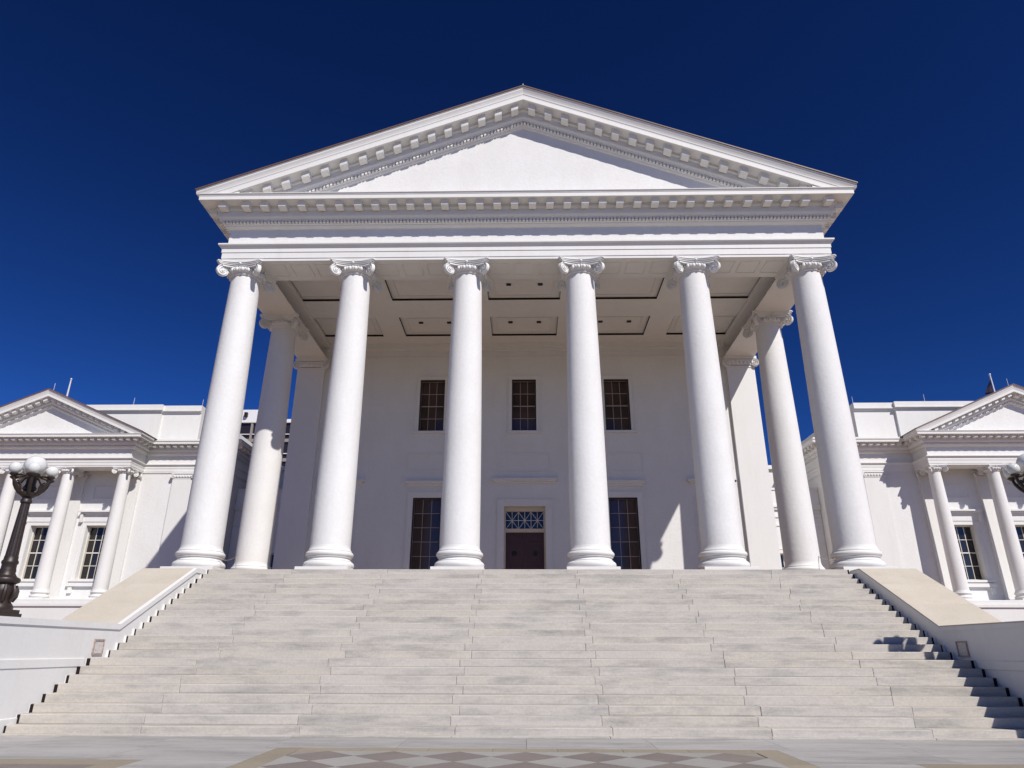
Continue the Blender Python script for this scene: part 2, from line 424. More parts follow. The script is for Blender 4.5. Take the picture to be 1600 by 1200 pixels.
def pilaster(parent, x0, x1, y_face, y_wall, z0, z1, k, mface='white'):
    """flat pilaster with base and a flat scroll capital"""
    w = x1-x0; xm = (x0+x1)/2
    p = MB().box(x0, x1, y_face, y_wall+.02, z0, z1-.55*k).build('pilaster', 'white', parent)
    b = MB()
    b.box(x0-.10*k, x1+.10*k, y_face-.10*k, y_wall+.01, z0, z0+.17*k)
    b.box(x0-.08*k, x1+.08*k, y_face-.08*k, y_wall+.01, z0+.17*k, z0+.36*k)
    b.box(x0-.03*k, x1+.03*k, y_face-.03*k, y_wall+.01, z0+.36*k, z0+.46*k)
    b.box(x0-.06*k, x1+.06*k, y_face-.06*k, y_wall+.01, z0+.46*k, z0+.60*k)
    b.build('pilaster_base', 'white', p, bevel=.02*k)
    c = MB()
    c.box(x0-.02*k, x1+.02*k, y_face-.03*k, y_wall+.01, z1-.56*k, z1-.47*k)
    c.box(x0-.04*k, x1+.04*k, y_face-.07*k, y_wall+.01, z1-.44*k, z1-.16*k)
    c.box(x0-.12*k, x1+.12*k, y_face-.12*k, y_wall+.01, z1-.14*k, z1)
    n_ = 7
    for i in range(n_):
        xx = x0 + w*(i+.5)/n_
        c.sphere((xx, y_face-.075*k, z1-.33*k), .062*k, 8, 6, 1.6)
    for sg, xx in ((-1, x0), (1, x1)):
        volute(c, (xx+sg*.02*k, y_face-.06*k, z1-.345*k), sg*.93, -.36, .215*k, .17*k)
    c.build('pilaster_capital', 'white', p, smooth=38)
    return p

def window(parent, x0, x1, y, z0, z1, cols, rows, glass, bar, depth=.12, frame=None, name='window', barw=.022, rail=None):
    """outer frame mesh with pane and glazing_bars children; y = glass plane, frame stands in front of it"""
    fw_ = .05
    f = MB()
    for (a, b, c, e) in ((x0, x0+fw_, z0, z1), (x1-fw_, x1, z0, z1), (x0+fw_, x1-fw_, z1-fw_, z1), (x0+fw_, x1-fw_, z0, z0+fw_)):
        f.box(a, b, y-depth, y+.02, c, e)
    w = f.build(name, frame or bar, parent)
    gx0, gx1, gz0, gz1 = x0+fw_, x1-fw_, z0+fw_, z1-fw_
    pw = (gx1-gx0)/cols; ph = (gz1-gz0)/rows
    pane_me = MB().box(.004, pw-.004, -.003, .003, .004, ph-.004).mesh('pane'); pane_me.materials.append(M[glass])
    for i in range(cols):
        for j in range(rows):
            link('pane', pane_me, None, w, (gx0+i*pw, y, gz0+j*ph), rot=(R(random.uniform(-.35, .35)), 0, R(random.uniform(-.35, .35))))
    g = MB()
    for i in range(1, cols): g.box(gx0+i*pw-barw/2, gx0+i*pw+barw/2, y-.03, y+.015, gz0, gz1)
    for j in range(1, rows):
        bw = barw*1.9 if (rail is not None and j == rail) else barw
        g.box(gx0, gx1, y-.034, y+.014, gz0+j*ph-bw/2, gz0+j*ph+bw/2)
    g.build('glazing_bars', bar, w)
    MB().box(x0, x1, y+.05, y+.08, z0, z1).build('window_backing', 'black', w)
    return w

def wall_with_holes(x0, x1, z0, z1, y0, y1, holes):
    """front wall slab between y0 (face) and y1 with rectangular holes (a,b,c,d) = x0,x1,z0,z1"""
    xs_ = sorted({x0, x1} | {h[0] for h in holes} | {h[1] for h in holes})
    zs_ = sorted({z0, z1} | {h[2] for h in holes} | {h[3] for h in holes})
    mb = MB(); idx = {}
    def V(x, y, z):
        key = (round(x, 4), round(y, 4), round(z, 4))
        if key not in idx: idx[key] = len(mb.v); mb.v.append((x, y, z))
        return idx[key]
    def solid(i, j):
        if i < 0 or j < 0 or i >= len(xs_)-1 or j >= len(zs_)-1: return False
        cx_ = (xs_[i]+xs_[i+1])/2; cz = (zs_[j]+zs_[j+1])/2
        return not any(h[0] < cx_ < h[1] and h[2] < cz < h[3] for h in holes)
    for i in range(len(xs_)-1):
        for j in range(len(zs_)-1):
            if not solid(i, j): continue
            a, b, c, e = xs_[i], xs_[i+1], zs_[j], zs_[j+1]
            mb.f.append((V(a, y0, c), V(b, y0, c), V(b, y0, e), V(a, y0, e)))
            mb.f.append((V(a, y1, c), V(a, y1, e), V(b, y1, e), V(b, y1, c)))
            if not solid(i-1, j): mb.f.append((V(a, y0, c), V(a, y0, e), V(a, y1, e), V(a, y1, c)))
            if not solid(i+1, j): mb.f.append((V(b, y0, c), V(b, y1, c), V(b, y1, e), V(b, y0, e)))
            if not solid(i, j-1): mb.f.append((V(a, y0, c), V(a, y1, c), V(b, y1, c), V(b, y0, c)))
            if not solid(i, j+1): mb.f.append((V(a, y0, e), V(b, y0, e), V(b, y1, e), V(a, y1, e)))
    return mb

def surround(parent, x0, x1, y, z0, z1, w=.16, name='window_surround', sill=True):
    s_ = MB()
    s_.box(x0-w, x0-.002, y-.035, y+.01, z0, z1+w); s_.box(x1+.002, x1+w, y-.035, y+.01, z0, z1+w)
    s_.box(x0-.002, x1+.002, y-.035, y+.01, z1+.002, z1+w)
    s_.box(x0-w-.03, x0-w, y-.055, y+.01, z0, z1+w+.03); s_.box(x1+w, x1+w+.03, y-.055, y+.01, z0, z1+w+.03); s_.box(x0-w, x1+w, y-.055, y+.01, z1+w, z1+w+.03)
    if sill: s_.box(x0-w-.08, x1+w+.08, y-.10, y+.01, z0-.11, z0-.003)
    return s_.build(name, 'white', parent)

# entablature profile, heights above the architrave underside and outward offsets from the architrave face (main building scale)
ARCH = [(-1.44, 0), (0, 0), (0, .10), (.022, .105), (.022, .345), (.044, .35), (.044, .52), (.07, .54), (.10, .60), (.16, .625), (.16, .68), (-1.0, .68)]
FRIEZE = [(-1.0, .68), (-.085, .68), (-.085, 1.40), (-1.0, 1.40)]
CORN = [(-1.0, 1.40), (-.05, 1.40), (.02, 1.42), (.07, 1.46), (.075, 1.49), (.10, 1.50), (.13, 1.51), (.13, 1.64), (.24, 1.645), (.25, 1.67), (.30, 1.73), (.31, 1.76), (.31, 1.97), (.335, 1.99), (.37, 2.03), (.37, 2.135),
        (.80, 2.135), (.80, 2.12), (.835, 2.12), (.835, 2.27), (.85, 2.28), (.86, 2.32), (.89, 2.34), (.89, 2.365), (-1.0, 2.42)]
def scaled(prof, k, z0): return [(o_*k, z0+z*k) for o_, z in prof]
def modillion_mesh(k, slope, name='modillion', deep=1.0):
    """bracket hanging under a soffit: its top at z=0, back at y=0, running to -y"""
    w = .135*k; L = .325*k; hb = .232*k*deep; hf = .222*k*deep
    prof = [(0, 0), (-L, 0), (-L, -hf*.93), (-L*.96, -hf), (-L*.60, -hf*1.03), (-L*.25, -hb*.98), (-.03*k, -hb), (0, -hb)]
    mb = MB().prism(prof, 'x', -w, w)
    mb.v = [(x, y, z+slope*x) for x, y, z in mb.v]
    me = mb.mesh(name, 40); me.materials.append(M['white']); return me

def pediment_front(parent, xc, half_arch, y_arch, za, k, apex_z, tip_half, tip_z, tymp_mat='stucco', mod_xs=(), joined=False, roof_back=10.0):
    """tympanum, both raking cornices with modillions and dentils, roof"""
    slope = (apex_z-tip_z)/tip_half
    z_top_h = za + 2.30*k                          # top of the horizontal cornice's fascia
    # rake section: offsets below the top line
    RK = [(-.9, -.02), (.95, -.02), (.95, -.06), (.925, -.075), (.92, -.13), (.885, -.20), (.86, -.27), (.85, -.33), (.835, -.35), (.83, -.40), (.83, -.565),
          (.795, -.565), (.795, -.55), (.36, -.55), (.36, -.66), (.31, -.70), (.30, -.93), (.25, -1.0), (.24, -1.04), (.13, -1.045), (.13, -1.175), (.09, -1.18), (.06, -1.25), (.02, -1.28), (-.9, -1.28)]
    y0 = y_arch
    out = []
    for sg in (-1, 1):
        mb = MB(); n_ = len(RK); vs_ = []; fs_ = []
        for xx, zz in ((0, apex_z), (tip_half, tip_z)):
            for o_, dz in RK: vs_.append((xc+sg*xx, y0-o_*k, zz+dz*k))
        for i in range(n_):
            j = (i+1) % n_; fs_.append((i, j, n_+j, n_+i))
        fs_.append(tuple(range(n_))); fs_.append(tuple(range(n_, 2*n_)))
        mb.add(vs_, fs_)
        o = mb.build('raking_cornice', 'white', parent)
        clip_below(o, za+2.32*k)
        # dentils
        db = MB(); pitch = .130*k; x = pitch*.5
        while True:
            zt = apex_z - slope*x - 1.05*k
            if zt - .13*k < za+2.34*k: break
            cx_ = xc+sg*x; w = pitch*.31
            s_ = -slope*sg
            db.add([(cx_+a, y0-b*k, zt+c+s_*a) for a in (-w, w) for b in (.12, .215) for c in (-.115*k, 0)],
                   [(0, 1, 3, 2), (4, 6, 7, 5), (0, 4, 5, 1), (2, 3, 7, 6), (0, 2, 6, 4), (1, 5, 7, 3)])
            x += pitch
        dd = db.build('dentil_band', 'white', o); dd['kind'] = 'stuff'
        me = modillion_mesh(k, -slope*sg, deep=1.18)
        jm = MB()
        for mx in mod_xs:
            if mx <= 0: continue
            zt = apex_z - slope*mx - .548*k
            if zt < za + 2.42*k: continue
            loc = (xc+sg*mx, y0-.355*k, zt)
            if joined: jm.add([(v.co.x+loc[0], v.co.y+loc[1], v.co.z+loc[2]) for v in me.vertices], [tuple(p.vertices) for p in me.polygons])
            else: link('modillion', me, None, o, loc)
        if joined:
            jo = jm.build('modillion_row', 'white', o); jo['kind'] = 'stuff'
        out.append(o)
    # tympanum
    tb = za+2.0*k
    t = MB().prism([(xc-(apex_z-.9*k-tb)/slope, tb), (xc+(apex_z-.9*k-tb)/slope, tb), (xc, apex_z-.9*k)], 'y', y0-.005, y0+.25).build('tympanum', tymp_mat, parent)
    # roof
    th = .05
    rf = MB()
    for sg in (-1, 1):
        a = (xc, apex_z+.012); b = (xc+sg*(tip_half+.03), tip_z-.03*slope+.012)
        poly = [a, b, (b[0], b[1]-.045), (a[0], a[1]-.045)]
        rf.prism(poly, 'y', y0-.985*k, y0+roof_back)
    roof = rf.build('roof', 'roof', parent)
    return out, t, roof, slope

def horizontal_modillions(parent, xc, half, y_arch, za, k, xs_list, joined=False, side_n=0):
    me = modillion_mesh(k, 0); z = za+2.133*k
    jm = MB()
    items = [(xc+x, y_arch-.365*k, z, 0) for x in xs_list]
    for sg in (-1, 1):
        for j in range(side_n):
            items.append((xc+sg*(half+.365*k), y_arch-.35*k+(j+.35)*.66*k, z, sg*math.pi/2))
    for (x, y, zz, rz) in items:
        if joined:
            mt = Matrix.Translation((x, y, zz)) @ Matrix.Rotation(rz, 4, 'Z')
            jm.add([tuple(mt @ v.co) for v in me.vertices], [tuple(p.vertices) for p in me.polygons])
        else: link('modillion', me, None, parent, (x, y, zz), rot=(0, 0, rz))
    if joined:
        jo = jm.build('modillion_row', 'white', parent); jo['kind'] = 'stuff'
def horizontal_dentils(parent, xc, half, y_arch, za, k, side_len):
    db = MB(); pitch = .130*k; n_ = int((2*half+.3*k)/pitch); w = pitch*.31
    z0_, z1_ = za+1.525*k, za+1.64*k
    for i in range(n_):
        x = xc-half-.15*k+(i+.5)*(2*half+.3*k)/n_
        db.box(x-w, x+w, y_arch-.215*k, y_arch-.12*k, z0_, z1_)
    for sg in (-1, 1):
        for i in range(int(side_len/pitch)):
            y = y_arch-.1*k+i*pitch
            a, b = sorted((xc+sg*(half+.12*k), xc+sg*(half+.215*k))); db.box(a, b, y-w, y+w, z0_, z1_)
    dd = db.build('dentil_band', 'white', parent); dd['kind'] = 'stuff'

# ------------------------------------------------------------------ main building
YC = 22.2; S = 4.175; XH = 2.5*S + .70; YF = YC - .70; YB = 56.0
Y2 = YC + 4.33; YPF = 30.55; YW = 30.72
main = empty('portico_building', (0, 26, 0))
main_loc = Vector((0, 26, 0))
# children are built in world coordinates: keep the empty's transform out of them
class Root:
    pass
def at_world(root):
    for o in root.children: o.matrix_parent_inverse = Matrix.Translation(-root.location)
tag(main, 'tall white temple-fronted building with six front columns and a large triangular pediment', 'building')
# podium and floor
MB().box(-XH-.25, XH+.25, nose_y(23)+.43, YB, 0, FL-.012).build('podium', 'floor', main)
# columns
SH = shaft_mesh(ZA-CAP_H-(FL+PL+.69), .635, .515)
for i in range(6): column(main, (i-2.5)*S, YC, FL-.012, ZA, 1.0, SH, .82)
for sg in (-1, 1): column(main, sg*2.5*S, Y2, FL-.012, ZA, 1.0, SH, .82)
# entablature
arch = MB().sweep(scaled(ARCH, 1, ZA), u_path(XH, YF, YB)).build('architrave', 'white', main)
for i in range(5):                               # sunk panels on the underside of the beam
    x = (i-2)*S
    for dx in (-.92, 0, .92):
        b = MB()
        for (a, c, e, f) in ((x+dx-.36, x+dx+.36, YC-.42, YC-.39), (x+dx-.36, x+dx+.36, YC+.39, YC+.42), (x+dx-.36, x+dx-.33, YC-.39, YC+.39), (x+dx+.33, x+dx+.36, YC-.39, YC+.39)):
            b.box(a, c, e, f, ZA-.022, ZA+.01)
        b.build('soffit_panel', 'white', arch)
MB().sweep(scaled(FRIEZE, 1, ZA), u_path(XH, YF, YB)).build('frieze', 'stucco', main)
corn = MB().sweep(scaled(CORN, 1, ZA), u_path(XH, YF, YB)).build('cornice', 'white', main)
mx = [.33, .97, 1.61, 2.26, 2.90, 3.53, 4.18, 4.82, 5.47, 6.11, 6.81, 7.50, 8.20, 8.92, 9.59, 10.28, 11.14]
horizontal_modillions(corn, 0, XH, YF, ZA, 1.0, sorted([-x for x in mx]+mx), side_n=18)
horizontal_dentils(corn, 0, XH, YF, ZA, 1.0, 14)
APEX, TIPX, TIPZ = 22.03, 12.07, 17.28
rk, tym, roof, slope = pediment_front(main, 0, XH, YF, ZA, 1.0, APEX, TIPX, TIPZ, mod_xs=mx, roof_back=YB-YF)
# side gutters continuing the top moulding along the flanks
for sg in (-1, 1):
    a, b = sorted((sg*(XH-.6), sg*(XH+.93)))
    prof = [(-.6, 2.36), (.80, 2.36), (.81, 2.42), (.83, 2.46), (.845, 2.47), (.845, 2.49), (-.6, 2.49)]
    g = MB().prism([(sg*(XH+o_), ZA+z) for o_, z in prof], 'y', YF-.80, YB).build('eave_moulding', 'white', main)
MB().lathe([(.035, APEX), (.035, APEX+.05), (.018, APEX+.08), (.018, APEX+.22), (.004, APEX+.26)], 0, YF-.8, 10).build('finial', 'rod', main, smooth=40)
# ceiling with two rows of sunk panels
CZ = 15.6
holes = []
for i in range(5):
    for (ya, yb_) in ((24.15, 26.15), (27.75, 29.75)):
        holes.append(((i-2)*S-1.55, (i-2)*S+1.55, ya, yb_))
cm = wall_with_holes(-XH+.4, XH-.4, YF+.6, YW+.1, CZ, CZ+.10, holes)
cm.v = [(x, z, y) for x, y, z in cm.v]
ceil = cm.build('ceiling', 'white', main)
for h in holes:
    p = MB().box(h[0]-.05, h[1]+.05, h[2]-.05, h[3]+.05, CZ+.101, CZ+.13).build('ceiling_panel', 'white', ceil)
    r_ = MB()                                    # raised inner moulding of the panel
    ix0, ix1, iy0, iy1 = h[0]+.28, h[1]-.28, h[2]+.24, h[3]-.24
    for (a, b, c, e) in ((ix0, ix1, iy0, iy0+.04), (ix0, ix1, iy1-.04, iy1), (ix0, ix0+.04, iy0+.04, iy1-.04), (ix1-.04, ix1, iy0+.04, iy1-.04)):
        r_.box(a, b, c, e, CZ+.075, CZ+.1005)
    r_.build('panel_moulding', 'white', ceil)
    v = MB()                                     # thin dark strips lining the sides of the panel recess
    t = .012
    for (a, b, c, e) in ((h[0]+.002, h[1]-.002, h[3]-t, h[3]-.002), (h[0]+.002, h[1]-.002, h[2]+.002, h[2]+t), (h[0]+.002, h[0]+t, h[2]+t, h[3]-t), (h[1]-t, h[1]-.002, h[2]+t, h[3]-t)):
        v.box(a, b, c, e, CZ+.008, CZ+.1008)
    v.build('recess_lining', 'lining', ceil)
for (px, py) in [(-.64, 24.95), (.68, 24.95)] + [(i*S+dx, 28.45) for i in (-1, 0, 1) for dx in (-.64, .68)]:
    MB().box(px-.10, px+.10, py-.07, py+.07, CZ+.055, CZ+.1004).build('downlight', 'black', ceil)
# inner faces of the beams have a small moulding against the ceiling
for sg in (-1, 1):
    a, b = sorted((sg*(XH-1.44), sg*(XH-1.52))); MB().box(a, b, YF+1.5, YW, CZ-.18, CZ-.001).build('crown_moulding', 'white', main)
    a, b = sorted((sg*(XH-1.44), sg*(XH-1.0))); MB().box(a, b, YF+1.45, YW, ZA+.66, CZ-.004).build('beam_upper', 'white', main)
# rear wall of the portico
ops = []
UW = [(-4.45, .595), (-.03, .58), (4.42, .595)]
for x, h in UW: ops.append((x-h, x+h, 11.10, 13.71))
LWIN = [(-4.46, .645), (4.44, .645)]
for x, h in LWIN: ops.append((x-h, x+h, 4.02, 7.93))
DX = -.02
ops.append((DX-.93, DX+.93, FL-.02, 7.54))
wb = wall_with_holes(-XH+.28, XH-.28, FL-.02, CZ+.12, YW, YW+.55, ops)
wall = wb.build('wall', 'stucco', main)
for sg in (-1, 1):                               # flank walls and the back
    a, b = sorted((sg*(XH-.30), sg*(XH-.9))); MB().box(a, b, YW+.56, YB-.2, FL-.02, ZA+.1).build('wall', 'stucco', main)
MB().box(-XH+.3, XH-.3, YB-.7, YB-.19, FL-.02, ZA+.1).build('wall', 'stucco', main)
for sg in (-1, 1):
    x0, x1 = sorted((sg*9.77, sg*11.10)); pilaster(main, x0, x1, YPF, YW+.3, FL-.012, ZA, 1.0)
cr = MB()
cr.box(-9.76, 9.76, YW-.16, YW+.01, 15.36, CZ-.002); cr.box(-9.76, 9.76, YW-.09, YW+.01, 15.24, 15.36); cr.box(-9.76, 9.76, YW-.035, YW+.01, 14.86, 14.93)
cr.build('crown_moulding', 'white', main)
for x, h in UW:
    window(main, x-h, x+h, YW+.22, 11.10, 13.71, 3, 4, 'glass_warm', 'glazing_dim', rail=2)
    fr = MB(); fr.box(x-h-.001, x-h+.05, YW+.01, YW+.10, 11.10, 13.71); fr.box(x+h-.05, x+h+.001, YW+.01, YW+.10, 11.10, 13.71); fr.box(x-h+.05, x+h-.05, YW+.01, YW+.10, 13.65, 13.711)
    fr.build('window_edge', 'black', main)
    surround(main, x-h, x+h, YW, 11.10, 13.71)
for x, h in LWIN:
    window(main, x-h, x+h, YW+.22, 4.02, 7.93, 3, 6, 'glass_warm', 'glazing_dim', rail=1)
    fr = MB(); fr.box(x-h-.001, x-h+.05, YW+.01, YW+.10, 4.02, 7.93); fr.box(x+h-.05, x+h+.001, YW+.01, YW+.10, 4.02, 7.93); fr.box(x-h+.05, x+h-.05, YW+.01, YW+.10, 7.87, 7.931)
    fr.build('window_edge', 'black', main)
    surround(main, x-h, x+h, YW, 4.02, 7.93, w=.24)
def hood(parent, x, half, z, y):
    h_ = MB(); h_.box(x-half, x+half, y-.24, y+.01, z+.06, z+.13); h_.box(x-half+.04, x+half-.04, y-.19, y+.01, z, z+.06); h_.box(x-half+.12, x+half-.12, y-.09, y+.01, z-.10, z)
    return h_.build('hood', 'white', parent)
def sunk_panel(parent, x, half, z0, z1, y, w=.05):
    b = MB()
    b.box(x-half, x+half, y-.03, y+.01, z1-w, z1); b.box(x-half, x+half, y-.03, y+.01, z0, z0+w); b.box(x-half, x-half+w, y-.03, y+.01, z0+w, z1-w); b.box(x+half-w, x+half, y-.03, y+.01, z0+w, z1-w)
    return b.build('wall_panel', 'white', parent)
for x in (-4.46, 4.44): hood(main, x, 1.06, 8.55, YW); sunk_panel(main, x, 1.02, 9.18, 10.02, YW)
hood(main, DX, 1.52, 8.66, YW); sunk_panel(main, DX, 1.2, 9.16, 10.02, YW)
for sg in (-1, 1):
    hood(main, sg*8.45, 1.08, 8.62, YW); sunk_panel(main, sg*8.45, .82, 4.6, 7.9, YW)
surround(main, DX-.93, DX+.93, YW, FL, 7.54, w=.30, name='door_surround', sill=False)
# door
dr = MB(); dr.box(DX-.929, DX-.86, YW+.18, YW+.40, FL, 7.53); dr.box(DX+.86, DX+.929, YW+.18, YW+.40, FL, 7.53); dr.box(DX-.86, DX+.86, YW+.18, YW+.40, 7.34, 7.53); dr.box(DX-.86, DX+.86, YW+.18, YW+.40, 6.40, 6.56)
door_f = dr.build('door_frame', 'reveal', main)
tz0, tz1 = 6.56, 7.34
tp = MB(); tp.box(DX-.86, DX+.86, YW+.34, YW+.35, tz0, tz1); tp.build('pane', 'glass', door_f)
tb = MB()
for i in range(3):
    x0 = DX-.86 + i*1.72/3; x1 = x0+1.72/3; xm = (x0+x1)/2; zm = (tz0+tz1)/2; yy = YW+.325
    for (p0, p1) in (((x0, tz0), (x1, tz1)), ((x0, tz1), (x1, tz0)), ((xm, tz0), (xm, tz1)), ((x0, zm), (x1, zm)), ((x1, tz0), (x1, tz1))):
        tb.tube([(p0[0], yy, p0[1]), (p1[0], yy, p1[1])], .017, 6)
    tb.sphere((xm, yy-.005, zm), .045, 10, 6)
tb.build('transom_bars', 'glazing', door_f)
for sg in (-1, 1):
    a, b = sorted((DX+sg*.004, DX+sg*.858))
    lf = MB().box(a, b, YW+.27, YW+.32, FL+.01, 6.395)
    for (za, zb) in ((3.95, 4.95), (5.1, 5.85), (6.0, 6.3)):
        lf.box(a+.12, b-.12, YW+.245, YW+.27, za, zb); lf.box(a+.19, b-.19, YW+.225, YW+.246, za+.07, zb-.07)
    leaf = lf.build('door_leaf', 'door', main)
    kn = MB().lathe([(.12, 0), (.12, .03), (.07, .05), (.07, .02)], seg=20)
    kn.v = [(x+DX+sg*.47, YW+.225-z, y+5.47) for x, y, z in kn.v]
    kn.build('door_boss', 'black', leaf, smooth=40)
cmr = MB(); cmr.box(9.52, 9.58, YW-.20, YW+.01, 8.62, 8.68); cmr.tube([(9.55, YW-.17, 8.64), (9.50, YW-.33, 8.60)], .045, 10)
cmr.build('wall_camera', 'iron', main)
at_world(main)

# ------------------------------------------------------------------ wings
KW = .68
WYC = 33.9; WS = 2.91; WYF = WYC-.40; WYW = 34.90; WZA = 10.14; WXC = 24.93
SHW = shaft_mesh(WZA-CAP_H*.60-(FL+PL*.56+.69*.56), .335, .275, seg=40)
def wing(sg, label):
    w = empty('wing_building', (sg*WXC, WYW, 0))
    tag(w, label, 'building', 'wings flanking the main building')
    xc = sg*WXC; xh = 1.5*WS+.40
    XI, XO = 15.55, 2*WXC-15.55                    # inner and outer side walls
    def X(a): return sg*a
    # podium, water table
    a, b = sorted((X(XI-.12), X(XO+.12))); MB().box(a, b, WYW-.1, 58, 0, FL-.35).build('podium', 'white', w)
    MB().box(xc-xh-.25, xc+xh+.25, WYF-.35, WYW-.05, 0, FL-.35).build('podium', 'white', w)
    MB().box(xc-xh-.32, xc+xh+.32, WYF-.42, WYW-.02, FL-.346, FL-.20).build('water_table', 'white', w, bevel=.02)
    MB().box(xc-xh-.22, xc+xh+.22, WYF-.32, WYW-.02, FL-.196, FL-.01).build('water_table', 'white', w, bevel=.02)
    a, b = sorted((X(XI-.2), X(XO+.2))); MB().box(a, b, WYW-.16, 57, FL-.348, FL-.19).build('water_table', 'white', w, bevel=.02)
    for i in range(4):
        x = xc+(i-1.5)*WS
        zs = FL-.01 + PL*.56 + .69*.56
        sh = link('column', SHW, None, w, (x, WYC, zs))
        link('capital', CAP, None, sh, (0, 0, WZA-zs), scale=(.57, .57, .60))
        link('base', BASE, None, sh, (0, 0, -.69*.56), scale=(.54, .54, .56))
        MB().box(-.43, .43, -.43, .43, -(PL+.69)*.56, -.69*.56).build('plinth', 'white', sh, bevel=.008)
    # porch entablature + pediment
    ap = [(o_*KW if o_ > -.5 else -.82, WZA+z*KW) for o_, z in ARCH]
    up = [(xc-xh, WYW+.05, -1, 0), (xc-xh, WYF, -1, -1), (xc+xh, WYF, 1, -1), (xc+xh, WYW+.05, 1, 0)]
    MB().sweep(ap, up).build('architrave', 'white', w)
    MB().sweep([(o_ if o_ > -.5 else -.7, z) for o_, z in scaled(FRIEZE, KW, WZA)], up).build('frieze', 'white', w)
    cn = MB().sweep(scaled(CORN, KW, WZA), up).build('cornice', 'white', w)
    mxs = [(i+.5)*.372 for i in range(14)]
    horizontal_modillions(cn, xc, xh, WYF, WZA, KW, sorted([-x for x in mxs if x < xh+.35]+[x for x in mxs if x < xh+.35]), joined=True, side_n=3)
    horizontal_dentils(cn, xc, xh, WYF, WZA, KW, 1.4)
    az, tx, tzz = 14.20, xh+.93*KW, 11.86
    pediment_front(w, xc, xh, WYF, WZA, KW, az, tx, tzz, mod_xs=mxs, joined=True, roof_back=1.3)
    ce = MB().box(xc-xh+.3, xc+xh-.3, WYF+.3, WYW+.05, WZA+.30, WZA+.36).build('porch_ceiling', 'white', w)
    # walls
    wins = [(xc+i*WS, .56) for i in (-1, 0, 1)]
    hl = [(x-h, x+h, 4.72, 7.40) for x, h in wins]
    fx0, fx1 = sorted((X(XI), X(XO)))
    wall_with_holes(fx0, fx1, FL-.36, WZA+.4, WYW, WYW+.55, hl).build('wall', 'stucco', w)
    for xx in (XI, XO):
        a, b = sorted((X(xx), X(xx+(.5 if xx == XI else -.5)))); MB().box(a, b, WYW+.56, 57, FL-.36, WZA+.4).build('wall', 'stucco', w)
    # flank entablature along the wall and the sides
    xm = (XI+XO)/2
    fp = [(sg*xm-(XO-XI)/2, 57, -1, 0), (sg*xm-(XO-XI)/2, WYW, -1, -1), (sg*xm+(XO-XI)/2, WYW, 1, -1), (sg*xm+(XO-XI)/2, 57, 1, 0)]
    def off(pr): return [(max(o_+.04, -.5), z) for o_, z in pr]
    MB().sweep(off(scaled(ARCH, KW, WZA)), fp).build('flank_architrave', 'white', w)
    MB().sweep(off(scaled(FRIEZE, KW, WZA)), fp).build('flank_frieze', 'white', w)
    cn2 = MB().sweep(off(scaled(CORN, KW, WZA)), fp).build('flank_cornice', 'white', w)
    lo = (XO-XI)/2
    xs_ = [x for x in [(-lo-.2)+i*.372 for i in range(80)] if x < lo+.2 and abs(x) > xh+.1]
    horizontal_modillions(cn2, xc, lo+.04, WYW-.04, WZA, KW, xs_, joined=True, side_n=12)
    MB().box(fx0-.55, fx1+.55, WYW-.55, 57, WZA+2.40*KW, WZA+2.52*KW).build('eave_moulding', 'white', w)
    # pilasters
    for px in (17.45, 2*WXC-17.45-.0):
        x0, x1 = sorted((X(px), X(px+(1.05 if px < WXC else -1.05)))); pilaster(w, x0, x1, WYW-.14, WYW, FL-.2, WZA, .58)
    for i in range(4):
        x = xc+(i-1.5)*WS; pilaster(w, x-.31, x+.31, WYW-.12, WYW, FL-.19, WZA, .56)
    # windows
    for x, h in wins:
        window(w, x-h, x+h, WYW+.36, 4.72, 7.40, 3, 4, 'glass', 'glazing', rail=2, barw=.03)
        s_ = surround(w, x-h, x+h, WYW, 4.72, 7.40, w=.17)
        hd = MB(); hd.box(x-h-.42, x+h+.42, WYW-.26, WYW+.01, 8.06, 8.14); hd.box(x-h-.36, x+h+.36, WYW-.18, WYW+.01, 7.98, 8.06); hd.box(x-h-.24, x+h+.24, WYW-.05, WYW+.01, 7.61, 7.98)
        for e in (-1, 1): hd.box(x+e*(h+.30)-.07, x+e*(h+.30)+.07, WYW-.16, WYW+.01, 7.55, 7.97)
        hd.build('hood', 'white', w)
        sb = MB(); sb.box(x-h-.3, x+h+.3, WYW-.14, WYW+.01, 4.38, 4.55)
        for e in (-1, 1): sb.box(x+e*(h+.1)-.1, x+e*(h+.1)+.1, WYW-.10, WYW+.01, 4.05, 4.37)
        sb.build('sill', 'white', w)
        sunk_panel(w, x, .62, 8.75, 9.45, WYW)
    # attic
    for (x0, x1, yy, ztop) in ((20.45, 2*WXC-20.45, 35.9, 14.33), (18.22, 20.449, 36.05, 14.31), (2*WXC-20.449, 2*WXC-18.22, 36.05, 14.31)):
        a, b = sorted((X(x0), X(x1)))
        at_ = MB().box(a, b, yy, 54, WZA+1.6, ztop-.42).build('attic', 'white', w)
        cp = MB().box(a-(.06 if x1-x0 > 4 else 0), b+(.06 if x1-x0 > 4 else 0), yy-.06, 54, ztop-.42, ztop-.34)
        cp.box(a-.08 if x1-x0 > 4 else a, b+.08 if x1-x0 > 4 else b, yy-.16, 54.1, ztop-.34, ztop-.29)
        cp.box(a-.06 if x1-x0 > 4 else a, b+.06 if x1-x0 > 4 else b, yy-.12, 54, ztop-.29, ztop)
        cp.build('attic_coping', 'white', at_)
    for px, py, pz, hh in ((WXC, WYF-.3, az, .42), (18.4, 36.3, 14.31, .5), (22.4, 36.3, 14.33, .6)):
        MB().tube([(X(px), py, pz-.02), (X(px), py, pz+hh)], .012, 6).build('lightning_rod', 'rod', w)
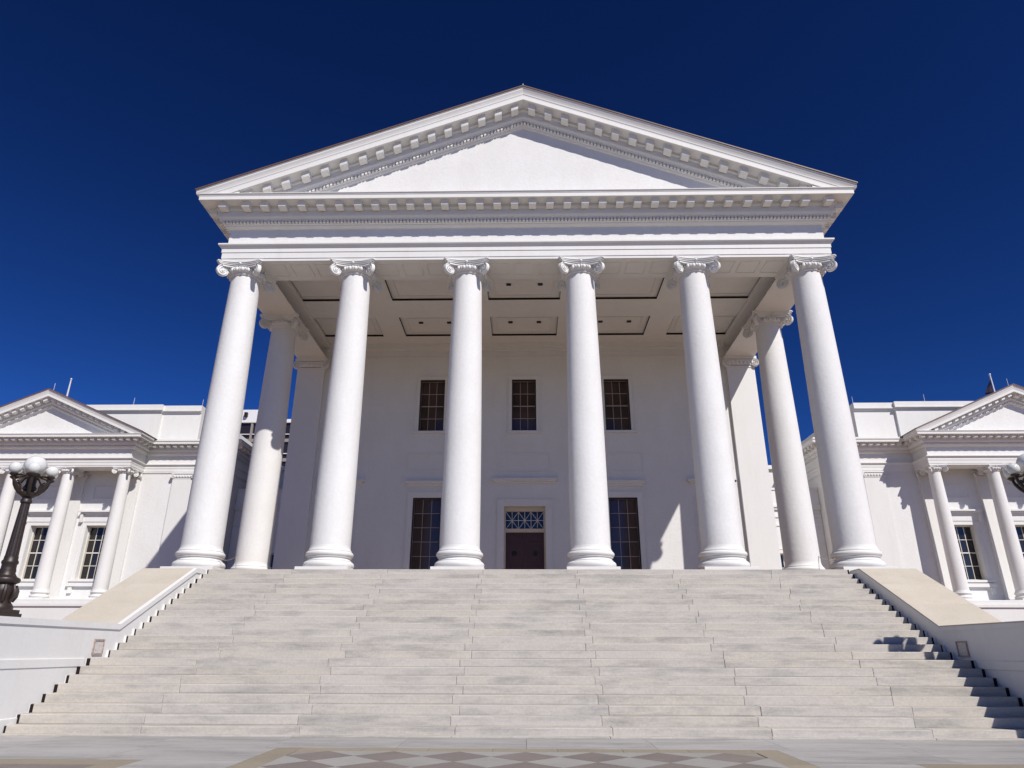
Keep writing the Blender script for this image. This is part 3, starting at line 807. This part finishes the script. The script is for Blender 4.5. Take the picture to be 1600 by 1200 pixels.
    MB().box(fx0+.5, fx1-.5, 36.2, 56.5, WZA+1.5, WZA+2.45*KW+.05).build('roof_deck', 'roof', w)
    at_world(w)
    return w
wing(-1, 'white wing with small pedimented porch on the left, behind the lamp post')
wing(1, 'white wing with small pedimented porch on the right, beyond the shaded cheek wall')

# ------------------------------------------------------------------ low links between the main building and the wings
def link_building(sg, label):
    r_ = empty('connecting_building', (sg*13.3, 36, 0)); tag(r_, label, 'building', 'low links beside the portico')
    def X(a, b): return sorted((sg*a, sg*b))
    a, b = X(10.9, 15.53); yl = 36.1
    hl = [(*X(12.35, 14.35), 4.1, 6.15)]
    wall_with_holes(a, b, 0, 8.40, yl, yl+.5, hl).build('wall', 'stucco', r_)
    c = MB(); c.box(a, b, yl-.10, yl+.5, 8.40, 8.52); c.box(a, b, yl-.16, yl+.6, 8.52, 8.62); c.box(a, b, yl-.04, yl+.5, 8.62, 9.45); c.box(a, b, yl-.09, yl+.6, 9.45, 9.56)
    c.build('parapet', 'white', r_)
    m_ = MB(); m_.box(a, b, yl-.05, yl+.01, 8.0, 8.12); m_.box(a, b, yl-.04, yl+.01, 7.55, 7.65); m_.build('string_course', 'white', r_)
    x0, x1 = X(12.35, 14.35); window(r_, x0, x1, yl+.3, 4.1, 6.15, 4, 3, 'glass', 'glazing', barw=.035)
    surround(r_, x0, x1, yl, 4.1, 6.15, w=.2)
    MB().box(*X(10.92, 15.5), 38.2, 50, 0, 11.1).build('rear_block', 'stucco', r_)
    MB().box(*X(10.91, 15.51), 38.05, 50.1, 11.1, 11.32).build('rear_coping', 'white', r_)
    at_world(r_)
link_building(-1, 'low white link between the portico and the left wing')
link_building(1, 'low white link between the portico and the right wing')

# ------------------------------------------------------------------ cheek walls beside the stairs
def cheek(sg, label):
    r_ = empty('cheek_wall', (sg*10.3, 16.5, 0)); tag(r_, label, 'wall', 'cheek walls of the staircase')
    XI, XO = 9.505, 11.06
    def X(a, b): return sorted((sg*a, sg*b))
    zt, zf = 1.885, 3.53; ya, y1, y2, ye = 12.3, 16.76, 20.12, nose_y(23)+.42
    a, b = X(XI, XO)
    MB().prism([(ya, 0), (ye, 0), (ye, zf), (y2, zf), (y1, zt), (ya, zt)], 'x', a, b).build('wall', 'white', r_)
    t = .115; ov = .02
    # coping stones, following the top
    segs = [((ya-ov, zt), (14.5, zt)), ((14.5, zt), (y1, zt)), ((y1, zt), (17.9, zt+(zf-zt)*(17.9-y1)/(y2-y1))), ((17.9, zt+(zf-zt)*(17.9-y1)/(y2-y1)), (19.05, zt+(zf-zt)*(19.05-y1)/(y2-y1))),
            ((19.05, zt+(zf-zt)*(19.05-y1)/(y2-y1)), (y2, zf)), ((y2, zf), (ye, zf))]
    xa, xb = X(XI-ov, XO+ov)
    wx0, wx1 = X(XI-ov-.002, XI+.10)
    for n_, ((p, z0), (p1, z1)) in enumerate(segs):
        g = .003
        # top line is offset so that neighbouring stones meet in mitres
        MB().prism([(p+g, z0+.002), (p1-g, z1+.002), (p1-g, z1+t), (p+g, z0+t)], 'x', xa, xb).build('coping_stone', 'coping', r_, bevel=.008)
    # white painted edge strip on the stairs' side
    for ((p, z0), (p1, z1)) in ((segs[0][0], segs[1][1]), (segs[2][0], segs[4][1]), segs[5]):
        MB().prism([(p, z0-.004), (p1, z1-.004), (p1, z1+t+(.004 if sg < 0 else -.03)), (p, z0+t+(.004 if sg < 0 else -.03))], 'x', sg*(XI-ov-.006), sg*(XI-ov+.10)).build('painted_edge', 'white', r_)
    # plinth band level with the landing
    MB().box(*X(XI-.035, XI+.01), ya-.03, 15.62, 1.10, 1.275).build('band_course', 'white', r_, bevel=.015)
    MB().box(*X(XI-.02, XI+.01), ya-.02, 15.55, 0, 1.098).build('lower_wall', 'white', r_)
    MB().box(*X(XI-.045, XI), ya-.03, 14.15, 0, .26).build('foot_course', 'white', r_, bevel=.015)
    # step light
    f = MB(); y0, y1_, z0, z1 = 15.86, 16.24, 1.34, 1.66
    xa, xb = X(XI-.03, XI+.002)
    for (c, d_, e, g) in ((y0, y1_, z1-.03, z1), (y0, y1_, z0, z0+.03), (y0, y0+.03, z0+.03, z1-.03), (y1_-.03, y1_, z0+.03, z1-.03)): f.box(xa, xb, c, d_, e, g)
    fo = f.build('step_light', 'rust', r_)
    MB().box(*X(XI-.012, XI+.004), y0+.03, y1_-.03, z0+.03, z1-.03).build('grille', 'grille', fo)
    at_world(r_)
cheek(-1, 'sunlit white cheek wall with tan sloping coping left of the stairs')
cheek(1, 'white cheek wall with shaded inner face right of the stairs')

# ------------------------------------------------------------------ lamp posts
def lamp_meshes():
    out = {}
    b = MB()
    b.box(-.30, .30, -.30, .30, 0, .10); b.box(-.265, .265, -.265, .265, .10, .17)
    b.lathe([(.25, .17), (.255, .22), (.22, .27), (.19, .31), (.185, .34), (.20, .40), (.225, .50), (.225, .56), (.20, .62), (.19, .655), (.25, .69), (.265, .73), (.25, .77), (.19, .80), (.165, .83)], seg=12)
    for i in range(8):                            # scroll leaves on the bulb
        a = 2*math.pi*i/8; c, s_ = math.cos(a), math.sin(a)
        b.tube([(c*.20, s_*.20, .32), (c*.245, s_*.245, .42), (c*.25, s_*.25, .53), (c*.215, s_*.215, .64)], [.03, .04, .038, .02], 6)
    out['lamp_base'] = b.mesh('lamp_base', 40)
    s_ = MB()
    s_.lathe([(.165, .81), (.16, .84), (.14, .87), (.145, .92), (.135, .96), (.132, 1.04), (.15, 1.06), (.15, 1.10), (.128, 1.13), (.125, 1.2)], seg=24)
    prof = [(.118-.034*((z-1.2)/1.10), z) for z in [1.2+i*.11 for i in range(11)]]
    seg = 32; vs_ = []; fs_ = []
    for r_, z in prof:
        for i in range(seg):
            a = 2*math.pi*i/seg; rr_ = r_*(1-.07*(i % 2)); vs_.append((rr_*math.cos(a), rr_*math.sin(a), z))
    for j in range(len(prof)-1):
        for i in range(seg):
            k = (i+1) % seg; fs_.append((j*seg+i, j*seg+k, (j+1)*seg+k, (j+1)*seg+i))
    s_.add(vs_, fs_)
    s_.lathe([(.085, 2.29), (.105, 2.30), (.11, 2.34), (.09, 2.37), (.085, 2.41), (.12, 2.43), (.15, 2.46), (.15, 2.49), (.11, 2.52), (.10, 2.56), (.13, 2.58), (.13, 2.62), (.10, 2.66), (.09, 2.72), (.10, 2.86), (.13, 2.90), (.13, 2.93), (.06, 2.95)], seg=24)
    out['post'] = s_.mesh('post', 45)
    ar = MB(); rg = .375
    ar.tube([(.07, 0, 2.50), (.13, 0, 2.48), (.20, 0, 2.53), (.275, 0, 2.61), (.335, 0, 2.70), (.362, 0, 2.78), (rg, 0, 2.85)], [.03, .034, .038, .038, .034, .03, .032], 8)
    ar.tube([(.20, 0, 2.53), (.19, 0, 2.62), (.22, 0, 2.70), (.28, 0, 2.73), (.30, 0, 2.68)], [.024, .024, .022, .02, .014], 6)
    ar.tube([(.09, 0, 2.84), (.15, 0, 2.82), (.20, 0, 2.74), (.24, 0, 2.69)], [.02, .02, .02, .02], 6)
    ar.lathe([(.03, 2.80), (.075, 2.83), (.085, 2.85), (.07, 2.865)], rg, 0, 16)
    ar.tube([(.10, 0, 2.86), (.20, 0, 2.865), (rg-.05, 0, 2.85)], .018, 6)
    out['arm'] = ar.mesh('arm', 45)
    for k in ('lamp_base', 'post', 'arm'): out[k].materials.append(M['iron'])
    g1 = MB().sphere((0, 0, 0), .120, 28, 18).mesh('globe', 60); g2 = MB().sphere((0, 0, 0), .215, 36, 24).mesh('globe_large', 60)
    g1.materials.append(M['globe']); g2.materials.append(M['globe'])
    out['g1'], out['g2'] = g1, g2
    return out
LM = lamp_meshes()
def lamp(x, y, z, label, rz):
    r_ = empty('lamp_post', (x, y, z)); tag(r_, label, 'street lamp', 'lamp posts beside the stairs')
    link('lamp_base', LM['lamp_base'], None, r_); link('post', LM['post'], None, r_)
    for i in range(6):
        a = rz + i*math.pi/3
        ar = link('arm', LM['arm'], None, r_, rot=(0, 0, a))
        link('globe', LM['g1'], None, ar, (.375, 0, 2.975))
    link('globe', LM['g2'], None, r_, (0, 0, 3.10))
lamp(-10.49, 14.05, 2.01, 'dark cast iron lamp post with white globes on the left cheek wall', R(5))
lamp(10.53, 14.05, 2.01, 'lamp post with white globes on the right cheek wall, cut by the frame', R(5))

# ------------------------------------------------------------------ small things
def rope(sg, label):
    y = 21.9
    pts = []
    A = Vector((sg*9.72, 22.0, 4.17)); B = Vector((sg*9.02, 21.62, 4.17))
    for i in range(11):
        t = i/10; p = A.lerp(B, t); p.z -= .16*4*t*(1-t)*.6; pts.append(p)
    pts += [Vector((sg*8.98, 21.55, 4.02)), Vector((sg*8.93, 21.48, 3.80)), Vector((sg*8.91, 21.45, FL+.0))]
    o = MB().tube(pts, .010, 6).build('cable', 'rope', smooth=60); tag(o, label, 'cable', 'cables at the corner columns')
rope(-1, 'thin sagging cable beside the base of the leftmost front column')
rope(1, 'thin sagging cable beside the base of the rightmost front column')
def pole(sg, label):
    r_ = empty('flagpole', (sg*WXC, 34.3, 14.15)); tag(r_, label, 'flagpole', 'poles on the wing roofs')
    MB().lathe([(.055, 0), (.05, .15), (.04, .85), (.034, 1.12)], seg=12).build('pole', 'rod', r_, smooth=40)
    MB().sphere((0, 0, 1.15), .055, 12, 8).build('finial', 'rod', r_, smooth=60)
    if sg > 0:
        vs_ = []; fs_ = []
        for j in range(7):
            for i in range(6):
                t = i/5; z = .80-j*.12
                x = -.045 - t*(.05+.075*j)*.95; y = .05*math.sin(t*7+j*.4); vs_.append((x, y, z-.05*t))
        for j in range(6):
            for i in range(5): fs_.append((j*6+i, j*6+i+1, j*6+7+i, j*6+6+i))
        f = MB().add(vs_, fs_).build('flag', 'flag', r_, smooth=60)
        so_ = f.modifiers.new('thickness', 'SOLIDIFY'); so_.thickness = .008
pole(-1, 'short white pole on the ridge of the left wing porch')
pole(1, 'short white pole with dark hanging flag on the right wing porch')

# ------------------------------------------------------------------ far office tower
tw = empty('office_tower', (-48, 112, 0)); tag(tw, 'distant dark-windowed office tower seen between the left columns', 'building')
x0, x1, y0 = -54.0, -39.3, 110.0
MB().box(x0, x1, y0, y0+22, 0, 37.6).build('body', 'tower_glass', tw)
MB().box(x0-.3, -43.2, y0-.4, y0+22, 37.6, 39.9).build('parapet', 'tower_white', tw)
MB().box(-43.2, x1+.3, y0-.35, y0+22, 37.6, 38.2).build('parapet', 'tower_white', tw)
for j in range(10):
    z = 37.6-(j+1)*3.4
    MB().box(x0-.1, x1+.1, y0-.25, y0-.001, z, z+.55).build('spandrel', 'core', tw)
    MB().box(x0-.1, x1+.1, y0-.28, y0-.001, z+1.3, z+1.42).build('rail', 'tower_white', tw)
for i in range(7):
    x = x0+.4+i*2.3
    MB().box(x, x+.35, y0-.3, y0-.002, 0, 37.55).build('mullion', 'core', tw)
MB().box(-47.9, -47.4, y0-.9, y0-.42, 38.6, 39.3).build('roof_camera', 'black', tw)
at_world(tw)
